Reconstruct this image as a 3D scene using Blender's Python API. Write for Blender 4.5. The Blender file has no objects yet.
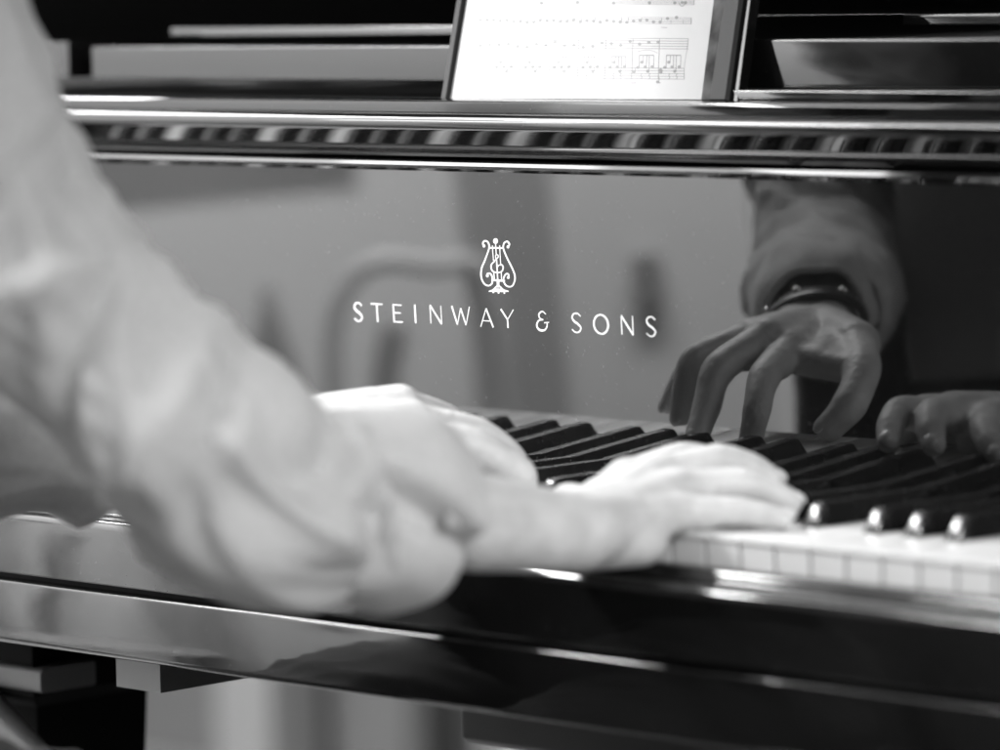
import bpy, bmesh, math, random
from mathutils import Vector, Matrix, noise
random.seed(7)
S=0.001; V=Vector
sc=bpy.context.scene; col=sc.collection
PI=math.pi
# ------------------------------------------------------------------ camera (fitted to the photograph, mm)
CAM=Vector((1656.73399,-1817.96705,287.343568)); YAW,PIT,ROL,F,TH=0.769078,0.0910002,-0.0175482,4303.10858,-0.05114574
fw=Vector((-math.sin(YAW)*math.cos(PIT),math.cos(YAW)*math.cos(PIT),-math.sin(PIT)))
rt=Vector((math.cos(YAW),math.sin(YAW),0)); up=rt.cross(fw)
rt,up=rt*math.cos(ROL)+up*math.sin(ROL), -rt*math.sin(ROL)+up*math.cos(ROL)
NM=Vector((0,-math.cos(TH),math.sin(TH)))            # fallboard normal
def hit(u,v,n,P0,mirror=False):
    d=fw+rt*(u-500)/F+up*(375-v)/F; O=CAM.copy()
    if mirror: d=d-2*d.dot(NM)*NM; O=O-2*O.dot(NM)*NM
    return O+d*((P0-O).dot(n)/d.dot(n))
def fall(u,v): return hit(u,v,NM,Vector((0,0,0)))
def aty(u,v,y,m=False): return hit(u,v,Vector((0,1,0)),Vector((0,y,0)),m)
def atz(u,v,z,m=False): return hit(u,v,Vector((0,0,1)),Vector((0,0,z)),m)
# ------------------------------------------------------------------ object helpers
def link(o,parent=None):
    col.objects.link(o)
    if parent: o.parent=parent
    return o
def tag(o,label=None,cat=None,group=None,kind=None):
    if label:o['label']=label
    if cat:o['category']=cat
    if group:o['group']=group
    if kind:o['kind']=kind
    return o
def thing(name,loc,label,cat,group=None):
    o=bpy.data.objects.new(name,None); o.empty_display_size=.05; o.location=Vector(loc)*S
    link(o); return tag(o,label,cat,group)
def wpos(o):
    v=Vector((0,0,0))
    while o: v=v+o.location; o=o.parent
    return v
class MB:
    def __init__(s): s.v=[];s.f=[]
    def add(s,vs,fs):
        b=len(s.v); s.v+=[Vector(x) for x in vs]; s.f+=[tuple(b+i for i in f) for f in fs]; return s
    def box(s,x0,x1,y0,y1,z0,z1):
        return s.add([(x,y,z) for x in(x0,x1) for y in(y0,y1) for z in(z0,z1)],[(0,1,3,2),(4,6,7,5),(0,4,5,1),(2,3,7,6),(0,2,6,4),(1,5,7,3)])
    def prism(s,prof,x0,x1,nx=1,skew=0):   # profile in (y,z) run along x
        n=len(prof); vs=[];fs=[]
        for i in range(nx+1):
            x=x0+(x1-x0)*i/nx
            vs+=[(x+(skew*(z-max(q[1] for q in prof)) if i==0 else 0),y,z) for y,z in prof]
        for i in range(nx):
            for j in range(n): a=i*n+j;b=i*n+(j+1)%n; fs.append((a,b,b+n,a+n))
        fs.append(tuple(range(n))[::-1]); fs.append(tuple(nx*n+j for j in range(n)))
        return s.add(vs,fs)
    def prismz(s,prof,z0,z1):
        n=len(prof); vs=[(x,y,z) for z in(z0,z1) for x,y in prof]
        fs=[(j,(j+1)%n,(j+1)%n+n,j+n) for j in range(n)]+[tuple(range(n))[::-1],tuple(range(n,2*n))]
        return s.add(vs,fs)
    def rings(s,R,cap=True):
        n=len(R[0]); vs=[q for r in R for q in r]; fs=[]
        for i in range(len(R)-1):
            for j in range(n): a=i*n+j;b=i*n+(j+1)%n; fs.append((a,b,b+n,a+n))
        if cap: fs.append(tuple(range(n))[::-1]); fs.append(tuple((len(R)-1)*n+j for j in range(n)))
        return s.add(vs,fs)
    def capsule(s,a,b,ra,rb,n=20):
        a=Vector(a);b=Vector(b);d=(b-a); L=d.length or 1; d=d/L if L>1e-6 else Vector((0,0,1))
        e1=d.orthogonal().normalized(); e2=d.cross(e1); R=[]
        for k in range(0,7):
            t=-PI/2+k*PI/12*.98+.02; R.append((a,ra,t))
        for k in range(1,7): R.append((b,rb,k*PI/12*.98))
        R=[[c+d*(r*math.sin(t))+ (e1*math.cos(2*PI*j/n)+e2*math.sin(2*PI*j/n))*r*math.cos(t) for j in range(n)] for c,r,t in R]
        return s.rings(R)
    def ellipsoid(s,c,r,rot=None,n=24):
        c=Vector(c); R=[]
        for k in range(1,n//2):
            t=-PI/2+PI*k/(n//2); ring=[]
            for j in range(n):
                q=Vector((r[0]*math.cos(t)*math.cos(2*PI*j/n),r[1]*math.cos(t)*math.sin(2*PI*j/n),r[2]*math.sin(t)))
                if rot: q=rot@q
                ring.append(c+q)
            R.append(ring)
        return s.rings(R)
    def build(s,name,mat,parent=None,smooth=False,mods=(),auto=None):
        me=bpy.data.meshes.new(name); o0=wpos(parent)/S if parent else Vector((0,0,0))
        me.from_pydata([(q-o0)*S for q in s.v],[],s.f); me.update()
        bm=bmesh.new(); bm.from_mesh(me); bmesh.ops.recalc_face_normals(bm,faces=bm.faces); bm.to_mesh(me); bm.free()
        o=bpy.data.objects.new(name,me)
        if mods:
            col.objects.link(o)
            for t,kw in mods:
                m=o.modifiers.new(t,t)
                for k,v in kw.items(): setattr(m,k,v)
            dg=bpy.context.evaluated_depsgraph_get(); m2=bpy.data.meshes.new_from_object(o.evaluated_get(dg),depsgraph=dg)
            bpy.data.objects.remove(o); o=bpy.data.objects.new(name,m2); me=m2
        me.materials.clear(); me.materials.append(mat)
        if smooth:
            me.polygons.foreach_set('use_smooth',[True]*len(me.polygons))
            if auto is not None: me.set_sharp_from_angle(angle=math.radians(auto))
        link(o,parent); return o
def rnd(pts,r,n=5):     # round the corners of a closed polygon (per-corner radius)
    out=[]; N=len(pts)
    for i in range(N):
        p=Vector(pts[i]).to_2d() if len(pts[i])>2 else Vector(pts[i]); a=Vector(pts[i-1]);b=Vector(pts[(i+1)%N]); rr=r[i] if isinstance(r,(list,tuple)) else r
        if rr<=0: out.append(tuple(p)); continue
        da=(a-p);db=(b-p); la,lb=da.length,db.length; da/=la;db/=lb; t=min(rr,la*.49,lb*.49)
        A=p+da*t;B=p+db*t
        for k in range(n+1):
            s=k/n; q=A*(1-s)**2+p*2*s*(1-s)+B*s*s; out.append(tuple(q))
    return out
def crv(P,n):           # catmull-rom through vectors
    out=[]; Q=[P[0]+(P[0]-P[1])]+list(P)+[P[-1]+(P[-1]-P[-2])]
    for i in range(1,len(Q)-2):
        a,b,c,d=Q[i-1:i+3]
        for k in range(n):
            t=k/n; out.append(.5*((2*b)+(c-a)*t+(2*a-5*b+4*c-d)*t*t+(3*b-a-3*c+d)*t**3))
    out.append(P[-1].copy()); return out
# ------------------------------------------------------------------ materials
def mat(name,base,rough,ior=1.5,metal=0,bump=None,var=None,sss=0,rvar=None,sheen=0,coat=0,coatr=.03):
    m=bpy.data.materials.new(name); m.use_nodes=True; nt=m.node_tree; b=nt.nodes['Principled BSDF']
    b.inputs['Base Color'].default_value=(base,base,base,1); b.inputs['Roughness'].default_value=rough
    b.inputs['IOR'].default_value=ior; b.inputs['Metallic'].default_value=metal
    if sss: b.inputs['Subsurface Weight'].default_value=sss; b.inputs['Subsurface Radius'].default_value=(1,1,1); b.inputs['Subsurface Scale'].default_value=.004
    if sheen: b.inputs['Sheen Weight'].default_value=sheen
    if coat: b.inputs['Coat Weight'].default_value=coat; b.inputs['Coat Roughness'].default_value=coatr
    tc=nt.nodes.new('ShaderNodeTexCoord')
    def nz(scale,detail=4,stretch=None):
        n=nt.nodes.new('ShaderNodeTexNoise'); n.inputs['Scale'].default_value=scale; n.inputs['Detail'].default_value=detail
        if stretch:
            mp=nt.nodes.new('ShaderNodeMapping'); mp.inputs['Scale'].default_value=stretch; nt.links.new(tc.outputs['Object'],mp.inputs[0]); nt.links.new(mp.outputs[0],n.inputs['Vector'])
        else: nt.links.new(tc.outputs['Object'],n.inputs['Vector'])
        return n
    if var:
        scale,lo,hi,*st=var; n=nz(scale,5,st[0] if st else None); r=nt.nodes.new('ShaderNodeMapRange'); r.inputs[1].default_value=.3;r.inputs[2].default_value=.7; r.inputs[3].default_value=lo; r.inputs[4].default_value=hi
        nt.links.new(n.outputs[0],r.inputs[0]); c=nt.nodes.new('ShaderNodeCombineColor')
        for k in range(3): nt.links.new(r.outputs[0],c.inputs[k])
        nt.links.new(c.outputs[0],b.inputs['Base Color'])
    if rvar:
        n=nz(rvar[0],6); r=nt.nodes.new('ShaderNodeMapRange'); r.inputs[1].default_value=.35;r.inputs[2].default_value=.7;r.inputs[3].default_value=rvar[1]; r.inputs[4].default_value=rvar[2]
        nt.links.new(n.outputs[0],r.inputs[0]); nt.links.new(r.outputs[0],b.inputs['Roughness'])
    if bump:
        scale,strength,dist,*st=bump; n=nz(scale,6,st[0] if st else None); bp=nt.nodes.new('ShaderNodeBump'); bp.inputs['Strength'].default_value=strength; bp.inputs['Distance'].default_value=dist
        nt.links.new(n.outputs[0],bp.inputs['Height']); nt.links.new(bp.outputs[0],b.inputs['Normal'])
    return m
LAC_IOR=1.76
lac=mat('black_lacquer',.004,.03,LAC_IOR,rvar=(9,.015,.05),bump=(6,.06,.0006,(1,1,3)))
lac2=mat('black_lacquer_worn',.006,.05,1.7,rvar=(25,.03,.12),bump=(9,.15,.0008,(1,1,4)))
lacn=mat('black_lacquer_nose',.004,.04,1.52,rvar=(12,.02,.07),bump=(6,.06,.0006,(1,1,3)))
lacd=mat('black_lacquer_dull',.006,.06,1.5,rvar=(25,.04,.12))
satin=mat('black_satin',.006,.35)
keyw=mat('key_white',.78,.18,1.5,var=(40,.74,.82))
keyb=mat('key_black',.008,.16,1.5,rvar=(60,.12,.3))
felt=mat('felt',.02,.95)
legm=mat('leg_black',.006,.85,1.2)
gold=mat('inlay',.8,.34,1.5,metal=.35,var=(55,.55,.88))
paper=mat('paper',.14,.5,var=(30,.134,.146),coat=.6,coatr=.1)
ink=mat('ink',.012,.6,coat=.6,coatr=.1)
skin=mat('skin',.55,.45,1.45,var=(60,.48,.62),bump=(170,.55,.0016),sss=.1)
nailm=mat('nail',.6,.2)
linen=mat('linen',.52,.85,var=(300,.48,.56,(1,1,1)),bump=(1100,.5,.0005),sheen=.2)
trous=mat('trouser',.035,.8,var=(300,.026,.045),bump=(900,.4,.0006),sheen=.1)
hairm=mat('hair',.03,.5)
leath=mat('watch_leather',.015,.35)
steel=mat('steel',.7,.15,metal=1)
wallp=mat('wall_paint',.75,.9,var=(1.3,.68,.8))
wallg=mat('wall_panel',.3,.8,var=(1.0,.24,.36))
darkp=mat('dark_paint',.06,.6)
woodd=mat('dark_wood',.035,.35,var=(6,.025,.06,(1,1,12)))
floorm=mat('floor_wood',.3,.5,var=(3,.22,.36,(1,8,1)))
def dust(m,amount=.06,scale=700,thr=.73):      # fine pale dust lying on the polish
    nt=m.node_tree; b=nt.nodes['Principled BSDF']; base=b.inputs['Base Color'].default_value[0]
    tc=nt.nodes.new('ShaderNodeTexCoord'); n=nt.nodes.new('ShaderNodeTexNoise'); n.inputs['Scale'].default_value=scale; n.inputs['Detail'].default_value=1
    r=nt.nodes.new('ShaderNodeMapRange'); r.inputs[1].default_value=thr; r.inputs[2].default_value=thr+.06; r.inputs[3].default_value=base; r.inputs[4].default_value=amount
    nt.links.new(tc.outputs['Object'],n.inputs['Vector']); nt.links.new(n.outputs[0],r.inputs[0]); c=nt.nodes.new('ShaderNodeCombineColor')
    for k in range(3): nt.links.new(r.outputs[0],c.inputs[k])
    nt.links.new(c.outputs[0],b.inputs['Base Color'])
for m_ in (lac,lac2,lacn,lacd): dust(m_)
dust(keyb,.1,900,.72)
# ------------------------------------------------------------------ the piano
X0,X1=-707,517
piano=thing('grand_piano',(-96,400,-720),'black lacquered grand piano with open fallboard, keyboard and gold brand inlay','grand piano')
tz=math.tan(TH)
Fy=lambda z:z*tz
# fallboard : flat panel leaning, thin bead at its top
prof=[(Fy(-2),-2)]+[(Fy(z),z) for z in (40,80,120,150,170,176.5)]
prof+=[(Fy(177)-2.2,178.2),(Fy(177)-3.0,180),(Fy(177)-2.2,182),(Fy(177)+1,183.2)]
prof+=[(14,183.2),(22,-2)]
fb=MB().prism(prof,X0,X1,8).build('fallboard',lac,piano,True,auto=25)
# nose rail above: dark groove, big convex bead, ledge
def nose_profile():
    out=[(6,183.5)]; y,z=-6.5,187.6; out+=[(y+3.2,184.2),(y+1.0,184.4),(y-.6,185.2),(y-.9,186.4),(y-.2,187.3)]; out.append((y+.6,187.7)); out.append((y,z+.2))
    # gentle underside (normal tilts 47 -> 31 deg below the horizontal), then a tight round front
    R=150.0; a=math.radians(43.5)
    for k in range(14):
        da=math.radians(6.8)/14; y-=R*da*math.sin(a); z+=R*da*math.cos(a); a-=da; out.append((y,z))
    R=6.0; n=22; tot=math.radians(34.7+88)
    for k in range(n):
        da=tot/n; y-=R*da*math.sin(a-da/2); z+=R*da*math.cos(a-da/2); a-=da; out.append((y,z))
    return out
nose=nose_profile()
yn,zn=nose[-1]
print('nose end',yn,zn)
nose+=[(yn+6,zn+.4)]
nose+=rnd([(yn+7,zn+.6),(yn+7,218.2),(26,218.2),(26,183.5)],[.3,2.0,0,0])
MB().prism(nose,X0,X1,8).build('nose_rail',lacn,piano,True,auto=14)
# letters, as stroked shapes lying on the fallboard (x along, h up), in sub-part
def stroke_mesh(mb,pts,w,to3,th=.25,closed=False):
    """pts 2-D polyline, w widths (list or number); slightly raised ribbon"""
    n=len(pts); W=w if isinstance(w,(list,tuple)) else [w]*n; L=[];R=[]
    for i in range(n):
        a=pts[i-1] if (i>0 or closed) else pts[i]; b=pts[(i+1)%n] if (i<n-1 or closed) else pts[i]
        dx,dy=b[0]-a[0],b[1]-a[1]; l=math.hypot(dx,dy) or 1; nx,ny=-dy/l,dx/l
        L.append((pts[i][0]+nx*W[i]/2,pts[i][1]+ny*W[i]/2)); R.append((pts[i][0]-nx*W[i]/2,pts[i][1]-ny*W[i]/2))
    base=[];m=n
    vs=[to3(*q,th) for q in L]+[to3(*q,th) for q in R]+[to3(*q,-.3) for q in L]+[to3(*q,-.3) for q in R]
    fs=[]
    for i in range(n if closed else n-1):
        j=(i+1)%n; fs+=[(i,j,m+j,m+i),(i,2*m+i,2*m+j,j),(m+i,m+j,3*m+j,3*m+i)]
    if not closed: fs+=[(0,m,3*m,2*m),(n-1,2*m+n-1,3*m+n-1,m+n-1)]
    mb.add(vs,fs)
def arc(cx,cy,rx,ry,a0,a1,n=14): return [(cx+rx*math.cos(math.radians(a0+(a1-a0)*k/n)),cy+ry*math.sin(math.radians(a0+(a1-a0)*k/n))) for k in range(n+1)]
def smooth2(P,n=8): return [(q.x,q.y) for q in crv([Vector((a,b,0)) for a,b in P],n)]
SS=[(.88,.86),(.62,1.0),(.3,.97),(.14,.78),(.3,.58),(.62,.44),(.86,.24),(.68,.03),(.36,0.0),(.08,.14)]
LET={
 'S':[(smooth2(SS),1.0)],
 'T':[([(.0,.98),(1,.98)],.75),([(.52,.95),(.52,0)],1.15)],
 'E':[([(.1,1),(.1,0)],.9),([(.1,.965),(.95,.965)],.6),([(.1,.53),(.85,.53)],.55),([(.1,.035),(1,.035)],.6)],
 'I':[([(.5,1),(.5,0)],1.1)],
 'N':[([(.06,0),(.06,1)],.65),([(.06,1),(.92,0)],1.05),([(.92,0),(.92,1)],.6)],
 'W':[([(0,1),(.27,0)],1.05),([(.27,0),(.5,.9)],.6),([(.5,.9),(.76,0)],1.05),([(.76,0),(1,1)],.55)],
 'A':[([(0,0),(.5,1)],.6),([(.5,1),(1,0)],1.15),([(.2,.33),(.8,.33)],.5)],
 'Y':[([(0,1),(.5,.45)],1.1),([(.5,.45),(1,1)],.6),([(.5,.48),(.5,0)],1.1)],
 '&':[(smooth2([(.82,.86),(.55,1.0),(.26,.86),(.3,.64),(.58,.56)]),.8),(smooth2([(.58,.56),(.2,.5),(.02,.24),(.2,.02),(.6,.0),(.85,.18),(.9,.42)]),.95),([(.66,.4),(1.05,.44)],.6)],
 'O':[(arc(.5,.5,.46,.5,0,351,40),None)],
}
txt=[('S',354,364,321),('T',372,383.5,321.7),('E',393.5,403,322.5),('I',413,419,323),('N',430.5,443,323.8),('W',453,470.5,324.8),('A',481,493.5,327.0),('Y',502,514.5,328),('&',537,549,330.2),('S',571.5,583,332.3),('O',594,609.5,333.8),('N',621.5,634.5,334.8),('S',646,657.5,336.2)]
lt=MB()
for ch,u0,u1,vb in txt:
    A=fall(u0,vb);B=fall(u1,vb); x0,x1,zb=A.x,B.x,(A.z+B.z)/2; H=11.0
    def to3(x,y,t,x0=x0,x1=x1,zb=zb,H=H):
        z=zb+y*H*math.cos(TH); return Vector((x0+(x1-x0)*x,Fy(z),z))+NM*t
    # widths given relative; convert: work in normalised space with anisotropy handled by mapping afterwards
    for pts,w in LET[ch]:
        wx=(x1-x0)
        P=[(x*wx,y*H) for x,y in pts]
        def t3(x,y,t,x0=x0,zb=zb): z=zb+y; return Vector((x0+x,Fy(z),z))+NM*t
        if ch=='O': 
            ww=[.85+.5*abs(math.cos(2*PI*k/len(P))) for k in range(len(P))]; stroke_mesh(lt,P,ww,t3,closed=True)
        else:
            n=len(P)
            if ch in'S&' and n>6: ww=[w*1.15*(.72+.55*math.sin(PI*k/(n-1))**2) for k in range(n)]
            else: ww=w*1.15
            stroke_mesh(lt,P,[q_*.86 for q_ in ww] if isinstance(ww,list) else ww*.86,t3)
o=lt.build('lettering',gold,fb)
# lyre emblem traced on the board: points in 10.71x crop pixels
em=MB()
def E3(x,y,t): 
    q=fall(470+x/10.71,230+y/10.71); return q+NM*t
def est(pts,w,cl=False): 
    # width in crop px -> stroke in crop space
    stroke_mesh(em,pts,w,E3,closed=cl)
sm=smooth2
est(sm([(150,172),(140,140),(160,116),(190,126),(208,160),(206,200),(190,250),(160,330),(130,400),(120,470),(130,530),(160,580),(200,596),(235,575),(243,530),(236,490),(215,466),(190,468),(180,495)]),[9]*0 or 15)
est(sm([(412,185),(424,150),(400,122),(368,140),(358,185),(372,235),(405,310),(450,400),(478,470),(484,530),(462,590),(425,608),(385,590),(362,545),(368,500),(392,468),(415,478),(418,505)]),15)
est(arc(276,118,13,18,0,342,18),24,True)
est([(276,135),(284,270)],9); est([(208,190),(362,193)],17)
est([(242,165),(254,330)],8);est([(320,165),(330,360)],8);est([(286,300),(300,540)],12);est([(256,440),(264,540)],9);est([(336,440),(342,540)],9)
est(arc(290,283,15,20,0,342,16),9,True); est([(286,300),(262,338)],10)
est(sm([(262,338),(235,365),(228,400),(246,440),(296,456),(345,440),(358,400),(345,375),(325,372)]),13)
est(arc(296,385,7,8,0,342,12),12,True); est([(296,385),(340,365)],8)
est([(232,536),(376,544)],20); est([(303,545),(303,615)],26)
est(sm([(205,658),(250,640),(285,605),(303,600),(325,608),(360,640),(415,658)]),13)
est([(225,652),(395,655)],18); est([(262,640),(350,642)],26); est([(252,655),(252,675)],14);est([(308,655),(308,680)],15);est([(370,655),(370,682)],14)
est(arc(152,170,8,10,0,342,10),13,True);est(arc(410,180,8,10,0,342,10),13,True);est(arc(188,490,8,10,0,342,10),13,True);est(arc(412,508,8,10,0,342,10),13,True)
em.build('lyre_emblem',gold,fb)
# keys
W=23.5
bo={'C#':21.15,'D#':49.35,'F#':90.6,'G#':117.5,'A#':144.4}
whites='CDEFGAB'
PRESS_W=set()
def whitekey(kind):
    i=whites.index(kind); x0=i*W; a,b=x0+.45,x0+W-.45
    nl=nr=None
    for k,c in bo.items():
        if abs(c-x0)<9: nl=c+6.1
        if abs(c-(x0+W))<9: nr=c-6.1
    l=a if nl is None else nl; r=b if nr is None else nr
    pts=[(a,-150),(b,-150),(b,-99),(r,-99),(r,14),(l,14),(l,-99),(a,-99)]
    if nl is None: pts=[q for q in pts if q!=(a,-99)];
    if nr is None: pts=[q for q in pts if q!=(b,-99)]
    pts=[(x-x0,y) for x,y in pts]
    # remove duplicates
    out=[]
    for q in pts:
        if not out or (abs(q[0]-out[-1][0])>.01 or abs(q[1]-out[-1][1])>.01): out.append(q)
    mb=MB(); n=len(out)
    cx=sum(q[0] for q in out)/n; 
    def off(q,d):
        x,y=q; return (x+(d if x<W/2 else -d), y+(d if y<-140 else 0))
    rings=[[Vector((*off(q,1.0),-21)) for q in out],[Vector((*off(q,.9),-3.0)) for q in out],[Vector((*q,-2.6)) for q in out],[Vector((*q,-.6)) for q in out],[Vector((*off(q,.25),-.15)) for q in out],[Vector((*off(q,.8),0)) for q in out]]
    mb.rings(rings); return mb
def blackkey():
    mb=MB(); R=[]
    for y,h,wt in [(14,12,9.6),(-80,12,9.4),(-86.4,11.9,9.3),(-88.4,11.3,9.2),(-89.5,10,9.2),(-96.7,-1,10.4),(-97.3,-6,11)]:
        wb=11.2; c=1.4 if h>5 else .8
        sec=[(-wb/2,-8),(-wt/2-.1,h-c),(-wt/2+c*.35,h-c*.3),(-wt/2+c,h),(wt/2-c,h),(wt/2-c*.35,h-c*.3),(wt/2+.1,h-c),(wb/2,-8)]
        R.append([Vector((x,y,z)) for x,z in sec])
    return mb.rings(R)
kp=bpy.data.objects.new('proto',None)
protoW={}
def inst(name,me,loc):
    o=bpy.data.objects.new(name,me); o.location=Vector(loc)*S-wpos(piano); o.parent=piano; col.objects.link(o); return o
for k in whites:
    ob=whitekey(k).build('white_key',keyw,None,True,auto=40); protoW[k]=ob.data; bpy.data.objects.remove(ob)
ob=blackkey().build('black_key',keyb,None,True,auto=35); pb=ob.data; bpy.data.objects.remove(ob)
LPRESS={}   # filled by index below
nW=0
for oc in range(-4,5):
    base=(oc)*164.5
    for i,k in enumerate(whites):
        x=base+i*W
        if x<X0-1 or x+W>X1+4: continue
        o=inst('white_key',protoW[k],(x,0,0)); nW+=1
        if oc==0 and k in('F',): o.location.z-=.004
    for k,c in bo.items():
        x=base+c
        if x<X0+14 or x>X1-12: continue
        inst('black_key',pb,(x,0,0))
MB().box(X0,X1,-140,16,-34,-23).build('key_frame',felt,piano)
# keyslip with rounded rail top
ks=rnd([(-154,-60.5),(-154,-15.5),(-164,-15.5),(-166.5,-21.3),(-184.4,-22.3),(-185,-60.5)],[0,1.5,4.0,1.5,6.0,1.2],8)
MB().prism(ks,X0-60,X1+60,8).build('key_slip',lac2,piano,True,auto=35)
kb=rnd([(-154,-64.5),(-187,-64.5),(-187.5,-101.5),(-154,-103)],[0,1.6,3.5,0])
kb=[(-60,-64.5),(-60,-103)]+kb[::-1]
kbp=rnd([(300,-64.5),(-187,-64.5),(-187.6,-102),(-180,-104),(300,-104)],[0,1.6,3.0,1,0])
MB().prism(kbp,X0-90,X1+90,8).build('key_bed',lac2,piano,True,auto=35)
MB().box(X0-60,X1+60,-176,-120,-65,-60).build('slip_gap_felt',felt,piano)
# cheek blocks and arms at the keyboard's ends
for x0,x1 in ((X0-62,X0-3),(X1+3,X1+62)):
    MB().prism(rnd([(-175,-59),(-175,-4),(-150,14),(16,14),(16,-59)],[2,12,12,2,2]),x0,x1).build('cheek_block',lac,piano,True,auto=35)
for x0,x1 in ((X0-130,X0-64),(X1+64,X1+130)):
    MB().prism(rnd([(-195,-104),(-195,-10),(-120,60),(20,218),(700,218),(700,-104)],[8,30,60,40,2,2]),x0,x1).build('arm',lac,piano,True,auto=35)
# shelf behind the ledge
MB().box(X0-62,X1+62,27,330,150,217).build('pin_block_cover',satin,piano)
# case body, lid behind
MB().box(X0-120,X1+120,310,1500,-104,217).build('case',lac,piano)
lid=MB(); hx=X0-120; a_=math.radians(38); L_=1150
c_,s_=math.cos(a_),math.sin(a_)
pr=[(hx,222),(hx+L_*c_,222+L_*s_),(hx+L_*c_-22*s_,222+L_*s_+22*c_),(hx-22*s_,222+22*c_)]
lid.rings([[V((x,y,z)) for x,z in pr] for y in (60,1500)]); lid.build('lid',mat('lid_black',.012,.75),piano)
# legs under the keybed
def leg_at(cx,cy,parent):
    R=[]
    for z,h in [(-105,62),(-150,60),(-160,46),(-600,30),(-640,38),(-690,30)]:
        R.append([Vector((cx+sx*h,cy+sy*h,z)) for sx,sy in((-1,-1),(1,-1),(1,1),(-1,1))])
    MB().rings(R).build('leg',legm,parent)
L1=aty(52,700,-60)
# ------------------------------------------------------------------ placed after projection tests
leg_at(L1.x-6,-60+0,piano)
MB().box(X0-60,L1.x-60,-90,60,-152,-106).build('corner_block',felt,piano)
a=aty(40,670,-125);b=aty(40,694,-125)
MB().prism(rnd([(-125,b.z),(-125,a.z),(-80,a.z),(-80,b.z)],[4,4,2,2]),a.x-160,a.x).build('leg_moulding',mat('moulding_grey',.12,.5),piano,True,auto=40)
a=aty(-30,690,-128);b=aty(60,790,-128)
MB().capsule(a,b,13,13).build('leg_brace',mat('brace_grey',.1,.5),piano,True)
leg_at(X1-20,-60,piano); leg_at(-96,1350,piano)
a=aty(116,660,-150);b=aty(160,668,-150)
MB().box(a.x,b.x,-150,-30,-128,-104.5).build('leg_plate',mat('plate',.16,.4),piano)
# lyre head block under the keybed
a=aty(462,712,-130)
MB().prism(rnd([(-130,-104.5),(-130,-132),(-124,-136),(80,-136),(80,-104.5)],[0,1,2,0,0]),a.x,a.x+620).build('bottom_rail',mat('rail_grey',.035,.45),piano,True,auto=30)
# ------------------------------------------------------------------ music shelf rails and boards above the nose rail
def board(name,m,uL,uR,vT,vB,y,th,parent,r=2.0,skew=0,left=None):
    zt=aty(500,vT,y).z; zb=aty(500,vB,y).z
    xl=aty(uL,vT,y).x if uL is not None else X0-60; xr=aty(uR,vT,y).x if uR is not None else X1+60
    return MB().prism(rnd([(y,zb),(y,zt),(y+th,zt),(y+th,zb)],[.5,r,r,0]),xl,xr,2,skew).build(name,m,parent,True,auto=35)
board('music_shelf_board',lacd,92,452,45,81,70,40,piano)
board('music_shelf_board',lacd,-60,68,39,80,70,40,piano)
board('music_shelf_rail',lac,171,470,24.5,34,130,20,piano)
board('music_shelf_board',lacd,735,1300,40,86,57,44,piano)
board('music_shelf_rail',lacd,903,1400,17.5,28,130,20,piano)
board('music_shelf_lip',lac,733,1300,88.5,100,36,22,piano,r=1.2)
board('music_shelf_top',lacd,700,1400,17.5,19,180,300,piano,r=.6)
# music desk with a sheet
yb=34
A=aty(448,99,yb);B=aty(733,100.5,yb); T=aty(750,0,yb+17)
ex=(B-A).normalized(); t0=(T-B); t0=t0-ex*t0.dot(ex); ez=t0.normalized(); en=ez.cross(ex)
if en.y>0: en=-en
desk=thing('music_desk',A,'dark polished music desk leaf leaning behind the bright sheet of music','music stand')
def dsk(P0): return lambda x,h,t: P0+ex*x+ez*h+en*t
def quad(u,v): return hit(u,v,en,A)
def slab(name,m,parent,us,t0,t1,top=150):
    pts=[quad(*q) for q in us]; mb=MB(); mb.rings([[q+en*t0 for q in pts],[q+en*t1 for q in pts]]); return mb.build(name,m,parent)
def xt(u0,v0,u1,v1,v): return u0+(u1-u0)*(v-v0)/(v1-v0)
VT=-160
edge=lambda a,b,v: xt(a,99,b,0,v)   # a: u at v=99, b: u at v=0
slab('desk_leaf',lac,desk,[(446,99),(736,100.5),(edge(736,749,VT),VT),(edge(446,463,VT),VT)],-9,-1.0)
slab('edge_strip',mat('edge_grey',.05,.55,1.2),desk,[(713,100.5),(728,100.5),(edge(728,742,VT),VT),(edge(713,728,VT),VT)],-1,3.0)
slab('edge_strip',mat('edge_grey_dark',.05,.5,1.2),desk,[(444.6,99.5),(449,99.5),(edge(449,465,VT),VT),(edge(444.6,460.5,VT),VT)],-1,3.2)
sheet=thing('sheet_music',A,'white sheet of printed piano music lying on the music desk','sheet music')
slab('page',paper,sheet,[(450,98.6),(702,99.6),(edge(702,714.5,VT),VT),(edge(450,467,VT),VT)],-.9,.4)
slab('page_edge',mat('page_dark',.06,.7,1.1,var=(60,.03,.12)),sheet,[(702.3,100),(712.5,100),(edge(712.5,727.5,VT),VT),(edge(702.3,714.8,VT),VT)],-.9,.9)
nt=MB()
def N3(cx,cy,t): q=quad(560+cx/5.555,cy/5.555); return q+en*(.45+t*.1)
def nst(pts,w,cl=False): stroke_mesh(nt,pts,w,N3,th=.3,closed=cl)
def staff(y0,y1,xr,xl=-520,n=5,slope=.008,w=3.4):
    for k in range(n):
        y=y0+(y1-y0)*k/(n-1); nst([(xl,y-slope*(xr-xl)),(xr,y)],w)
staff(381,441,692);staff(216,273,715);staff(100,134,733,-480,w=2.0);staff(5,28,748,-460,w=1.8)
nst([(692,381),(692,441)],2.5);nst([(715,216),(708,273)],2.5);nst([(708,273),(692,381)],1.5)
nst([(733,100),(731,134)],3);nst([(748,0),(747,28)],3);nst([(688,112),(686,134)],2);nst([(620,112),(618,134)],2)
for xb in (400,548,250,100,-60,-220,-380): nst([(xb+8,216),(xb,441)],3)
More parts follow.
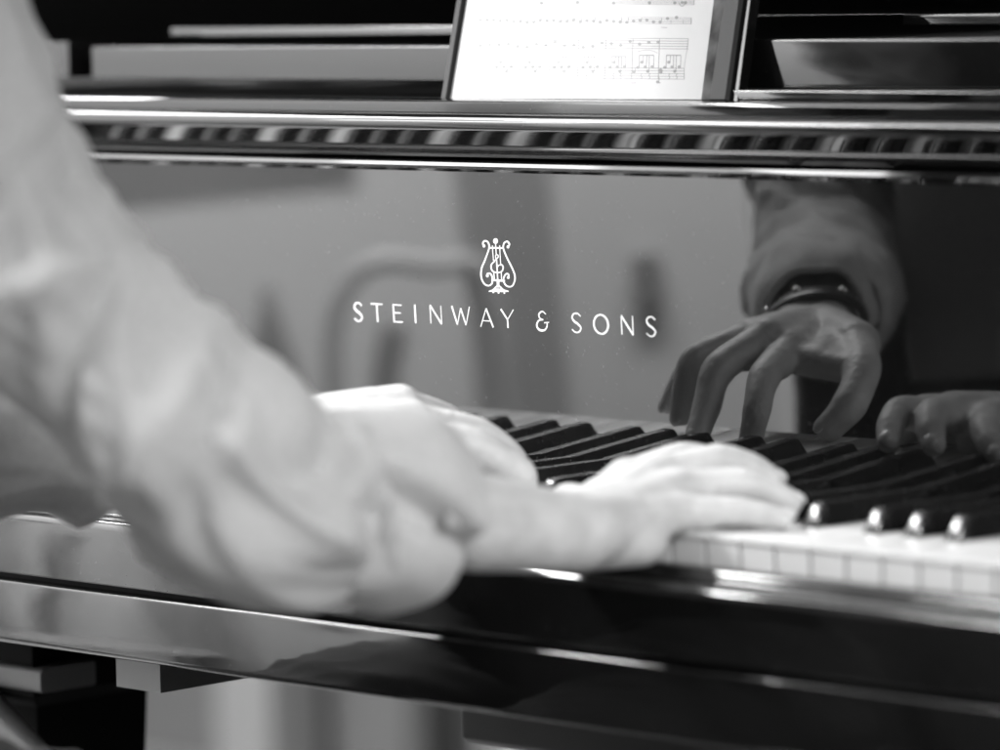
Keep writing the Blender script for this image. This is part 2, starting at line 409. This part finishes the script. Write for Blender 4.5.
def note(x,y,ys=None):
    nst(arc(x,y,5,4,0,330,10),9,True)
    if ys is not None: nst([(x+7,y),(x+9,ys)],3)
def group(x,offs,yb):
    xs=[]
    for dx,dy in offs: note(x+dx,dy,yb); xs.append(x+dx+8)
    nst([(min(xs),yb),(max(xs),yb)],6)
pat=[(0,375),(22,347),(40,373),(55,397),(80,372)]
for xg in (435,585,280,130,-30,-190,-350): group(xg,[(dx,dy) for dx,dy in pat],308 if xg>400 else 315)
note(413,400,380);note(562,390,400);note(562,402);note(545,456,430);nst([(395,462),(425,462)],4);nst([(545,462),(560,460)],5)
for x in (610,650,455,500,300,340,150): nst(sm([(x+4,408),(x-3,420),(x+3,428),(x-2,440)]),3)
nst(sm([(430,290),(470,280),(510,282),(545,296)]),2.5)
nst(sm([(660,14),(680,36),(705,16)]),4); note(682,15);note(600,104);note(650,98);nst([(565,153),(598,155)],3)
for x in (640,700,-100,100,300,500): note(x,14+random.random()*8)
for x in range(-440,560,37): note(x,112+random.random()*14,98 if random.random()<.5 else None)
for x in range(-440,560,52): note(x,230+random.random()*34)
nt.build('printed_notes',ink,sheet)
# ------------------------------------------------------------------ the pianist
person=thing('person',(-178,-560,-230),'pianist in a light linen shirt with rolled cuffs and dark trousers, playing the keyboard','person')
V=Vector
RW=V((160,-217,6)); RE=aty(250,488,-412)
rh=dict(W=RW,
 i=[V((116,-130,22)),V((125,-96,30)),V((133,-76,26)),V((140,-65,20))],
 m=[V((137,-128,25)),V((149,-94,30)),V((160,-78,25)),V((167,-71,19))],
 r=[V((157,-134,20)),V((176,-107,21)),V((188,-95,16)),V((196,-90,11))],
 p=[V((172,-150,10)),V((191,-130,10)),V((204,-121,8)),V((213,-116,6))],
 t=[V((126,-198,2)),V((102,-170,7)),V((92,-150,10)),V((90,-134,9))])
LW=aty(816,318,-236,True)+V((0,0,-5))
def at(u,v,y=None,z=None): return aty(u,v+(4 if y<-150 else 2),y,True) if y is not None else atz(u,v,z,True)
lh=dict(W=LW,
 i=[at(790,345,-164),at(765,374,-126),at(757,408,-106),at(752,434,z=8)],
 m=[at(768,333,-160),at(720,366,-120),at(707,404,-101),at(697,436,z=9)],
 r=[at(752,333,-164),at(697,357,-130),at(685,390,-119),at(681,413,-116)],
 p=[at(742,340,-172),at(691,368,-146),at(676,390,-136),at(669,403,-133)],
 t=[at(856,340,-200),at(862,366,-168),at(850,402,-144),at(830,427,z=9)])
body=MB()
def hand(h,elbow,sgn,K=1.0,web=True):
    Wr=h['W']
    rad=dict(i=(10.5,9.4,8.2,7.2),m=(10.8,9.7,8.4,7.3),r=(10.3,9.1,7.9,6.9),p=(9.3,7.9,6.9,6.0),t=(13.5,11.8,11.0,9.2))
    rad={k:tuple(x*K*(.92 if k=='t' else 1) for x in v) for k,v in rad.items()}
    for k in 'imrp':
        P=h[k];R=rad[k]
        wb=Wr+(P[0]-Wr)*.18
        body.capsule(wb,P[0],14.5,R[0]+1.2)
        # tendon ridge
        upv=V((0,0,1)); body.capsule(Wr+(P[0]-Wr)*.35+upv*6,P[0]+upv*2.2,5,7.4,12)
        n=6; cp=crv(P,n); m_=len(cp)
        def rr(t):    # t in joint units: knuckle 0, middle joint 1, end joint 2, tip 3; slight waist between joints
            i_=min(int(t),2); f=t-i_; return (R[i_]*(1-f)+R[i_+1]*f)*(1-.055*math.sin(PI*f))
        for q in range(m_-1): body.capsule(cp[q],cp[q+1],rr(q/n)*(.97 if q<n else 1),rr((q+1)/n),18)
        mid=P[0]*.5+P[1]*.5; body.capsule(mid-V((0,0,1.5)),mid,R[1]*.98,R[1]*.98,14)
    P=h['t'];R=rad['t']
    body.capsule(Wr+(P[0]-Wr)*.3,P[0],16,R[0]+2);
    cp=crv(P,6)
    for q in range(len(cp)-1):
        t0=q/6;t1=(q+1)/6
        f=lambda t:(R[min(int(t),2)]*(1-(t-min(int(t),2)))+R[min(int(t),2)+1]*(t-min(int(t),2)))*(1-.06*math.sin(PI*(t-min(int(t),2))))
        body.capsule(cp[q],cp[q+1],f(t0),f(t1),18)
    # palm fill between thumb and index, and heel of the hand
    c=(h['i'][0]+h['p'][0])/2; body.capsule(Wr+(c-Wr)*.25-V((0,0,4)),c-V((0,0,10)),17,13)
    body.capsule(Wr+(P[0]-Wr)*.6,h['i'][0]*.6+P[1]*.4,12,9)
    for f in (.25,.5,.75,1.0):
        body.capsule(h['i'][0]*(1-f*.12)+h['i'][1]*f*.12-V((0,0,3)),P[1]*(f)+P[0]*(1-f)-V((0,0,1)),10,9.5)
    body.capsule(Wr-V((0,0,4)),Wr+(h['p'][0]-Wr)*.6-V((0,0,10)),17,15)
    for a,b in (('i','m'),('m','r'),('r','p')):
        pa,pb_=h[a],h[b]; body.capsule((pa[0]+pb_[0])/2+V((0,0,-1)),(pa[0]*.62+pa[1]*.38+pb_[0]*.62+pb_[1]*.38)/2-V((0,0,3)),9.5,6,12)
    # wrist & forearm (oval: two parallel capsules)
    # wrist & forearm (oval: two parallel tapered capsules that run on into the palm)
    rw,rf,re=(20.5,25.5,26) if sgn>0 else (17,20,27); dz=V((0,0,-1.0)) if sgn>0 else V((0,0,0))
    ax=(Wr-elbow).normalized(); side=ax.cross(V((0,0,1))).normalized(); pc=(h['m'][0]+h['r'][0])/2
    for s in(-1,1):
        body.capsule(elbow+side*s*10,Wr+side*s*7-ax*70+dz*2,re,rf,24); body.capsule(Wr+side*s*7-ax*70+dz*2,Wr+side*s*8-ax*6+dz,rf,rw,24)
        body.capsule(Wr+side*s*8-ax*6+dz,Wr+(pc-Wr)*.45+side*s*9-V((0,0,5)),rw,15,24)
BX=-178
LE=V((-182,-410,62)); RS=aty(-118,-70,-515); LS=V((-345,-520,330))
hand(rh,RE,1,1.06); hand(lh,LE,-1,1.1)
p2=aty(103,348,-450); p1=aty(10,234,-476); p0=aty(-40,130,-490); pm=aty(-84,18,-502)
for ch in ([RE,p2,p1,p0,pm,RS],[LE,V((-212,-455,105)),V((-275,-490,200)),LS]):
    for a,b in zip(ch[:-1],ch[1:]): body.capsule(a,b,32,33,28)
body.capsule(RS,LS,40,40,28)
for z,rx,yy in ((300,140,-530),(200,125,-535),(90,112,-545),(-30,115,-560),(-130,130,-575)):
    body.ellipsoid((BX,yy,z),(rx,84,110),n=28)
body.capsule((BX,-535,330),(BX,-505,450),54,50,24)
HC=V((BX,-480,545)); body.ellipsoid(HC,(74,92,112),Matrix.Rotation(-.25,3,'X'),32)
body.ellipsoid(HC+V((0,52,-60)),(48,42,44),n=20)          # jaw
body.capsule(HC+V((0,88,12)),HC+V((0,104,-22)),8,11,12)   # nose
body.capsule(HC+V((-18,84,-52)),HC+V((18,84,-52)),6,6,10) # lips
for s in(-1,1):
    body.ellipsoid(HC+V((s*75,0,-6)),(7,16,28),n=14)
    body.capsule(HC+V((s*14,84,22)),HC+V((s*44,72,22)),7,7,10)
for s in(-1,1):
    k=.5 if s<0 else 1.55
    body.capsule((BX+s*70,-570,-160),(BX+s*135*k,-275,-222),62,44,24)
    body.capsule((BX+s*135*k,-275,-222),(BX+s*150*k,-195,-640),44,34,24)
    body.capsule((BX+s*150*k,-200,-675),(BX+s*160*k,-80,-692),30,24,18)
pb_=body.build('body',skin,person,True,mods=[('REMESH',dict(mode='VOXEL',voxel_size=.0019)),('SMOOTH',dict(factor=.5,iterations=14))])
# nails
def nail(h,key,r,upv):
    P=h[key]; d=(P[3]-P[2]).normalized(); n_=(upv-d*upv.dot(d)).normalized(); s=d.cross(n_)
    c=P[3]+n_*(r*.62)+d*1.5
    mb=MB(); rot=Matrix((s,d,n_)).transposed(); mb.ellipsoid(c,(r*.68,r*.85,r*.42),rot,16); mb.build('nail',nailm,person,True)
for k in 'imrpt':
    r=dict(i=7.2,m=7.3,r=6.9,p=6,t=8.6)[k]
    nail(lh,k,r,V((0,.8,.6)) if k!='t' else V((-.3,.7,.6))); nail(rh,k,r,V((0,.6,.8)))
# hair
hm=MB(); hm.ellipsoid(HC+V((0,-14,22)),(81,92,104),Matrix.Rotation(-.25,3,'X'),40)
hm.build('hair',hairm,person,True)
# clothing ------------------------------------------------
def frames(path):
    n=len(path);T=[(path[min(i+1,n-1)]-path[max(i-1,0)]).normalized() for i in range(n)]
    e=V((0,0,1)); e=(e-T[0]*e.dot(T[0])).normalized(); out=[]
    for t in T:
        e=(e-t*e.dot(t)).normalized(); out.append((t,e,t.cross(e)))
    return out
def sleeve(P,R,n=14,m=110,amp=5,seed=0,cuff=True,folds=()):
    path=crv([V(p) for p in P],n); rads=crv([V(r) for r in R],n); fr=frames(path); rings=[]
    s=0
    for i,(c,rr,(t,e1,e2)) in enumerate(zip(path,rads,fr)):
        if i: s+=(path[i]-path[i-1]).length
        ring=[]
        for j in range(m):
            th=2*PI*j/m; d=e1*math.cos(th)+e2*math.sin(th)
            q=c+e1*math.cos(th)*rr.x+e2*math.sin(th)*rr.y
            w=V((math.cos(th)*.95,math.sin(th)*.95,s/50+seed+.9*math.sin(th+seed)))
            f1=noise.noise(w); ridge=(1-abs(f1)*2.4); ridge=max(ridge,-.6)
            w2=V((math.cos(th)*2.6+9,math.sin(th)*2.6,s/26-seed)); f2=1-2.5*abs(noise.noise(w2))
            a=amp*rr.z
            q=q+d*(a*ridge*.85+a*.2*f2)
            for (fs,fth,fw_,fa,tilt) in folds:
                dth=(th-fth+PI)%(2*PI)-PI; ds=s-fs-tilt*dth
                q=q+d*fa*math.exp(-(ds/fw_)**2)*math.exp(-(dth/1.3)**2)
            ring.append(q)
        rings.append(ring)
    return rings
shirt=MB()
# right sleeve, from shoulder to rolled edge
p2=aty(103,348,-450); p1=aty(10,234,-476); p0=aty(-40,130,-490); pm=aty(-84,18,-502)
RA=lambda t: RE*(1-t)+RW*t+V((0,0,-3))
RP=[RS+V((-6,0,12)),pm,p0,p1,p2,RE+V((0,0,0)),RA(.24),RA(.36),RA(.46)]
RR=[(54,54,.8),(52,52,.8),(50,50,.9),(47,47,1),(46,46,1.1),(49,51,1.2),(40,42,1.0),(38,38,.3),(36,36,.15)]
shirt.rings(sleeve(RP,RR,14,140,7.5,1.3,folds=((395,1.9,9,-11,26),(412,1.8,7,7,28),(430,1.7,8,-9,30),(350,1.2,10,-10,-22),(368,1.3,8,7,-20),(300,1.5,12,8,18),(322,1.5,8,-8,20),(250,1.9,11,-9,24),(455,1.6,8,-10,20),(205,1.6,12,8,-18),(160,1.8,11,-8,16))),cap=False)
LC=LW+(LE-LW).normalized()*34
LP=[LS+V((10,0,20)),V((-275,-490,200)),V((-212,-455,105)),LE+V((0,0,-4)),LE*.6+LC*.4+V((0,0,-6)),LC+(LE-LW).normalized()*40,LC+(LE-LW).normalized()*4]
LR=[(62,62,1),(58,58,1),(54,54,1.1),(47,47,1.2),(43,46,1.2),(40,41,.7),(37,37,.3)]
shirt.rings(sleeve(LP,LR,14,120,6.5,4.1,folds=((420,3.3,10,8,16),(470,3.0,12,8,-10),(520,1,10,5,10))),cap=False)
def torso_rings(zs,grow=0,a0=0,a1=2*PI,n=160,close=True,fold=6):
    rr=[]
    for z,rx,ry,cy in zs:
        ring=[]
        for j in range(n):
            th=a0+(a1-a0)*j/(n if close else n-1); ct,st=math.cos(th),math.sin(th)
            f=1-2.2*abs(noise.noise(V((ct*3,st*3,z/90)))); q=V((BX+(rx+grow)*ct,cy+(ry+grow)*st,z)); q+=V((ct,st,0))*f*fold
            ring.append(q)
        rr.append(ring)
    return rr
key=[(-215,146,128,-560),(-150,146,124,-560),(-60,136,114,-555),(60,134,108,-548),(180,144,108,-538),(290,165,102,-530),(350,158,86,-525),(385,100,70,-520),(405,62,58,-515)]
zs=[]
for i in range(len(key)-1):
    for k in range(10):
        t=k/10; zs.append(tuple(key[i][c]*(1-t)+key[i+1][c]*t for c in range(4)))
zs.append(key[-1])
MB().rings(torso_rings(zs,0,fold=3),cap=False).build('undershirt',mat('undershirt_black',.01,.95,1.15),person,True)
oz=[q for q in zs[:-8] if q[0]>-35]
R_=torso_rings(oz,9,math.radians(93),math.radians(93+335),160,False,8)
inner=torso_rings(oz,6,math.radians(93),math.radians(93+335),160,False,8)
R2=[a_+b_[::-1] for a_,b_ in zip(R_,inner)]
for r_ in R2:
    for jj,q in enumerate(r_):
        e_=min(abs(jj-159),abs(jj-160)); q.y+=26*math.exp(-(e_/14)**2)
shirt.rings(R2,cap=True)
shirt.build('shirt',linen,person,True)
# rolled cuffs: thick fold with a lip, doubled back inside
def cuff(name,P,R,gap_th,parent,seed=0,amp=1.6,spin=0,deep=6.5,step=3.2):
    step_=step
    path=crv([V(p) for p in P],10); rads=crv([V(r) for r in R],10); fr=frames(path); rings=[]
    s=0; N=len(path)
    def ringat(c,rr,f,off,s):
        t,e1,e2=f; out=[]
        for j in range(100):
            th=2*PI*j/100; d=e1*math.cos(th)+e2*math.sin(th)
            dth=(th-(gap_th+spin*s/100)+PI)%(2*PI)-PI
            step=step_*math.tanh(dth*9-0.0)*math.exp(-abs(dth)*1.1)          # overlapping edge of the cuff
            gr=-deep*math.exp(-(dth*5.5+(.7 if step_>0 else -.7))**2)
            w=noise.noise(V((math.cos(th)*1.6+seed,math.sin(th)*1.6,s/30)))
            out.append(c+e1*math.cos(th)*(rr.x+off)+e2*math.sin(th)*(rr.y+off)+d*(step+gr+amp*2.4*w))
        return out
    for i in range(N):
        if i: s+=(path[i]-path[i-1]).length
        bulge=3.0*math.sin(PI*min(1,i/(N-1)))**.5
        rings.append(ringat(path[i],rads[i],fr[i],bulge,s))
    e=fr[-1][0]
    for k in range(1,7):
        a=k/6*PI; rings.append(ringat(path[-1]+e*2.6*math.sin(a),rads[-1],fr[-1],-2.6+2.6*math.cos(a),s))
    for i in range(N-2,max(0,N-14),-2): rings.append(ringat(path[i],rads[i],fr[i],-6.0,s))
    return MB().rings(rings,cap=False).build(name,linen,parent,True)
cuff('rolled_cuff',[RA(.22),RA(.33),RA(.43),RA(.53)],[(43,43,0),(47,47,0),(49,48,0),(46,45,0)],1.1,person,2.0,spin=1.0,deep=9,step=-7)
u=(LE-LW).normalized()
cuff('rolled_cuff',[LC+u*62,LC+u*35,LC+u*8,LC-u*6],[(41,42,0),(42,42,0),(39,39,0),(35,35,0)],2.2,person,5.0)
# trousers
tr=MB()
def legp(s,seed):
    k=.5 if s<0 else 1.55
    P=[V((BX+s*60,-600,-165)),V((BX+s*80*max(k,.8),-500,-172)),V((BX+s*108*k,-380,-196)),V((BX+s*132*k,-290,-214)),V((BX+s*142*k,-235,-255)),V((BX+s*146*k,-215,-340)),V((BX+s*150*k,-200,-500)),V((BX+s*150*k,-195,-655))]
    R=[(88,92,1),(84,88,1),(74,80,1.1),(62,68,1.5),(64,68,1.6),(60,66,1.2),(58,62,1),(62,66,.8)]
    tr.rings(sleeve(P,R,14,140,10,seed),cap=False)
legp(1,2.2);legp(-1,6.1)
tr.ellipsoid((BX,-590,-150),(152,125,80),n=40)
tr.build('trousers',trous,person,True)
for s in(-1,1):
    sh=MB(); R=[]
    for t,w,h,z in ((0,30,34,-682),(.3,40,40,-684),(.7,46,34,-690),(1,30,18,-704)):
        c=V((BX+s*(150+10*t)*(.5 if s<0 else 1.55),-235+190*t,z)); R.append([c+V((w*math.cos(a),0,h*math.sin(a))) for a in [2*PI*j/20 for j in range(20)]])
    sh.rings(R).build('shoe',lac2,person,True)
# wrist watch on the left wrist : strap around the wrist and small steel studs
axw=(LW-LE).normalized(); sw=axw.cross(V((0,0,1))).normalized(); uw=sw.cross(axw)
watch=thing('bracelet',LW,'dark leather band with small metal studs worn on the left wrist below the cuff','bracelet')
cw=LW-axw*6; R=[]
for off,r in ((-9,0),(-9,2.6),(-7,3.4),(7,3.4),(9,2.6),(9,0),(0,-1)):
    R.append([cw+axw*off+sw*math.cos(2*PI*j/60)*(29+r)+uw*math.sin(2*PI*j/60)*(19.5+r) for j in range(60)])
R.append(R[0]); MB().rings(R,cap=False).build('strap',leath,watch,True,auto=40)
for a in (1.0,1.9,2.7):
    c=cw+sw*math.cos(a)*(33)+uw*math.sin(a)*23.4; MB().ellipsoid(c,(3,3,3),n=14).build('stud',steel,watch,True)
# piano bench
bench=thing('piano_bench',(-178,-640,-720),'black piano bench with a padded seat under the pianist','bench')
MB().prism(rnd([(-820,-290),(-820,-252),(-480,-252),(-480,-290)],[8,16,16,8]),-440,90).build('seat',satin,bench,True,auto=40)
for x in(-420,70):
    for y in(-800,-500): MB().box(x-18,x+18,y-18,y+18,-720,-290).build('leg',woodd,bench)
# ------------------------------------------------------------------ surroundings
MB().box(-5000,4000,-5000,4200,-740,-720).build('floor',floorm,None); tag(bpy.data.objects['floor'],kind='structure')
# pale wall seen mirrored in the fallboard (behind and left of the pianist)
D=V((-.735,-.678,0)).normalized(); Sd=V((D.y,-D.x,0)); 
WC=V((-96,0,0))+D*2300
def wallpt(s,z,d=0): return WC+Sd*s+D*d+V((0,0,z))
def wbox(mb,s0,s1,z0,z1,d0,d1):
    P=[wallpt(s,z,d) for s in(s0,s1) for d in(d0,d1) for z in(z0,z1)]
    mb.add(P,[(0,1,3,2),(4,6,7,5),(0,4,5,1),(2,3,7,6),(0,2,6,4),(1,5,7,3)]); return mb
def suv(u,v,d=0):
    P=hit(u,v,D,WC+D*d,True); q=P-WC; return q.dot(Sd),P.z
w=wbox(MB(),-2600,2600,-720,2300,0,60).build('back_wall',wallp,None)
tag(w,'pale painted wall behind the pianist, seen only as a reflection in the fallboard','wall')
scr=thing('room_divider',tuple(wallpt(-330,-720,-1000)),'grey panelled room divider standing behind the pianist, mirrored in the fallboard','room divider')
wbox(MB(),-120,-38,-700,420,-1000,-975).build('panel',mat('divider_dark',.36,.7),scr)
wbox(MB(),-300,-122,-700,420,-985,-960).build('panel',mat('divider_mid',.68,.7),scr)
wbox(MB(),-395,-302,-700,420,-990,-965).build('panel',mat('divider_fill',.8,.7),scr)
wbox(MB(),-212,-190,-105,-62,-1012,-985).build('handle',mat('handle_grey',.25,.6),scr)
for q in (-380,-70): wbox(MB(),q-15,q+15,-720,-700,-1020,-940).build('foot',darkp,scr)
dc=MB(); n=160; vs=[]
for k in range(n+1):
    t=-398-2000*k/n; f=22*math.sin(k*.55)+9*math.sin(k*1.3)
    vs+=[wallpt(t,-715,-950+f),wallpt(t,1500,-950+f)]
dc.add(vs,[(2*k,2*k+2,2*k+3,2*k+1) for k in range(n)])
tag(dc.build('black_curtain',mat('black_velvet',.01,.95),None,True),'black stage curtain beside the grey divider, mirrored behind the left hand','curtain')
shf=thing('shelf',tuple(wallpt(250,-720,-700)),'long dark shelf on tall posts beside the wall, mirrored in the fallboard','shelf')
wbox(MB(),45,700,-8,80,-760,-700).build('shelf_board',mat('shelf_grey',.32,.7),shf)
for q in (690,): wbox(MB(),q,q+25,-720,-8,-745,-715).build('post',darkp,shf)
vs_=thing('floor_vase',tuple(wallpt(138,-720,-1000)),'tall dark tapering floor vase, mirrored in the fallboard left of the lettering','vase')
c=wallpt(138,0,-1000); R=[]
for z,r in ((-720,40),(-700,60),(-500,66),(-300,48),(-200,34),(-150,24),(-100,13),(-60,7),(-56,3)):
    R.append([c+V((r*math.cos(2*PI*k/32),r*math.sin(2*PI*k/32),z)) for k in range(32)])
MB().rings(R).build('vase_body',mat('vase_grey',.25,.5),vs_,True)
ch=thing('bentwood_chair',tuple(wallpt(20,-720,-1000)),'bentwood chair with an arched back, mirrored in the fallboard behind the lettering','chair')
def arch(name,pts,r,m):
    P=crv([wallpt(a_,b_,c_) for a_,b_,c_ in pts],8); mb=MB()
    for a_,b_ in zip(P[:-1],P[1:]): mb.capsule(a_,b_,r,r,12)
    mb.build(name,m,ch,True)
arch('back_frame',[(92,-270,-1000),(84,-110,-1000),(62,-58,-1000),(30,-46,-1000),(-10,-54,-1000),(-50,-60,-1000),(-64,-130,-1000),(-60,-270,-1000)],9,mat('bentwood',.48,.5))
arch('back_splat',[(52,-270,-1000),(42,-160,-1000),(30,-110,-1000)],13,mat('bentwood_splat',.35,.5))
c=wallpt(15,-285,-1000); MB().ellipsoid(c,(110,110,16),n=32).build('seat',mat('chair_seat',.25,.6),ch,True)
for a_,b_ in ((-60,-940),(90,-940),(-60,-1060),(90,-1060)): MB().capsule(wallpt(a_,-290,b_),wallpt(a_,-712,b_),11,8,12).build('leg',woodd,ch,True)
# far wall seen under the keybed
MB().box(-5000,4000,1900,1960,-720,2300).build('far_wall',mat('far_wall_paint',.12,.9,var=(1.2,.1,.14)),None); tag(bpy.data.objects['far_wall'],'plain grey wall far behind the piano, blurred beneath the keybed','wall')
def upright(name,u0,u1,y,dy,m,label,cat,z1=2300):
    x0=aty(u0,720,y).x; x1=aty(u1,720,y).x
    p_=rnd([(x0,y),(x1,y),(x1,y+dy),(x0,y+dy)],12)
    o=MB().prismz(p_,-720,z1).build(name,m,None,True,auto=30); tag(o,label,cat); return o
upright('column',212,268,1780,100,mat('column_paint',.24,.8),'broad pale column standing against the far wall behind the piano','column')
upright('door_post',402,424,1800,60,darkp,'narrow dark post at the far wall to the right of the pale column','post')
upright('door_leaf',474,512,1830,40,mat('leaf_grey',.16,.7),'dark grey narrow panel beside the narrow dark post on the far wall','panel')
a=aty(512,738,1700);b=aty(600,738,1700)  # added white block, stands in for window light low on the far wall
MB().prism(rnd([(1700,-720),(1700,a.z),(1800,a.z),(1800,-720)],[0,8,8,0]),a.x,b.x).build('light_patch_block',mat('light_patch_white',.6,.5),None,True,auto=30); tag(bpy.data.objects['light_patch_block'],'added low white block by the far wall, standing in for window light','block')
# ------------------------------------------------------------------ light
wd=bpy.data.worlds.new('World'); sc.world=wd; wd.use_nodes=True; bg=wd.node_tree.nodes['Background']; bg.inputs[0].default_value=(1,1,1,1); bg.inputs[1].default_value=.105
def area(name,loc,to,sx,sy,power):
    l=bpy.data.lights.new(name,'AREA'); l.shape='RECTANGLE'; l.size=sx*S; l.size_y=sy*S; l.energy=power
    o=bpy.data.objects.new(name,l); o.location=V(loc)*S; o.rotation_euler=(V(to)-V(loc)).to_track_quat('-Z','Y').to_euler(); col.objects.link(o); return o
area('window_light_left',(-1220,-900,1380),(60,-130,0),1400,500,24)
wr=area('window_light_right',(1500,-600,640),(235,-180,-90),900,900,3.3); wr.data.spread=math.radians(50)
area('wall_fill_light',tuple(WC-D*900+V((0,0,1500))),tuple(WC+V((0,0,-200))),2600,300,225)  # added lamp close to the back wall, brightens its mirror image
area('divider_fill',tuple(wallpt(-220,800,-1500)),tuple(wallpt(-220,-150,-1000)),700,250,72)  # added lamp aimed away from the piano, brightens the divider panels
area('ceiling_light',(-720,-320,1290),(200,-150,0),650,650,5)
pg=quad(520,72); vv=(CAM-pg).normalized(); rr_=2*vv.dot(en)*en-vv; print('glare dir',rr_,'n',en)
gl=area('page_glare_light',tuple(pg+rr_*1700),tuple(pg),250,250,.04); gl.data.spread=math.radians(20)  # added narrow lamp at the mirror angle, throws glare on the page
gl.rotation_euler.rotate_axis('Z',math.radians(28))
# ------------------------------------------------------------------ camera
cd=bpy.data.cameras.new('camera'); cam=bpy.data.objects.new('camera',cd); col.objects.link(cam); sc.camera=cam
cam.matrix_world=Matrix.Translation(CAM*S) @ Matrix((rt,up,-fw)).transposed().to_4x4()
cd.sensor_width=36; cd.lens=F/1000*36; cd.clip_start=.05; cd.clip_end=100
cd.dof.use_dof=True; cd.dof.focus_distance=(fall(520,330)-CAM).dot(fw)*S; cd.dof.aperture_fstop=155/43
sc.view_settings.view_transform='Standard'; sc.view_settings.look='None'; sc.view_settings.exposure=0; sc.view_settings.gamma=1
sc.cycles.use_denoising=True; sc.cycles.max_bounces=10; sc.cycles.glossy_bounces=6; sc.cycles.caustics_reflective=True; sc.cycles.blur_glossy=.5
sc.cycles.sample_clamp_indirect=6
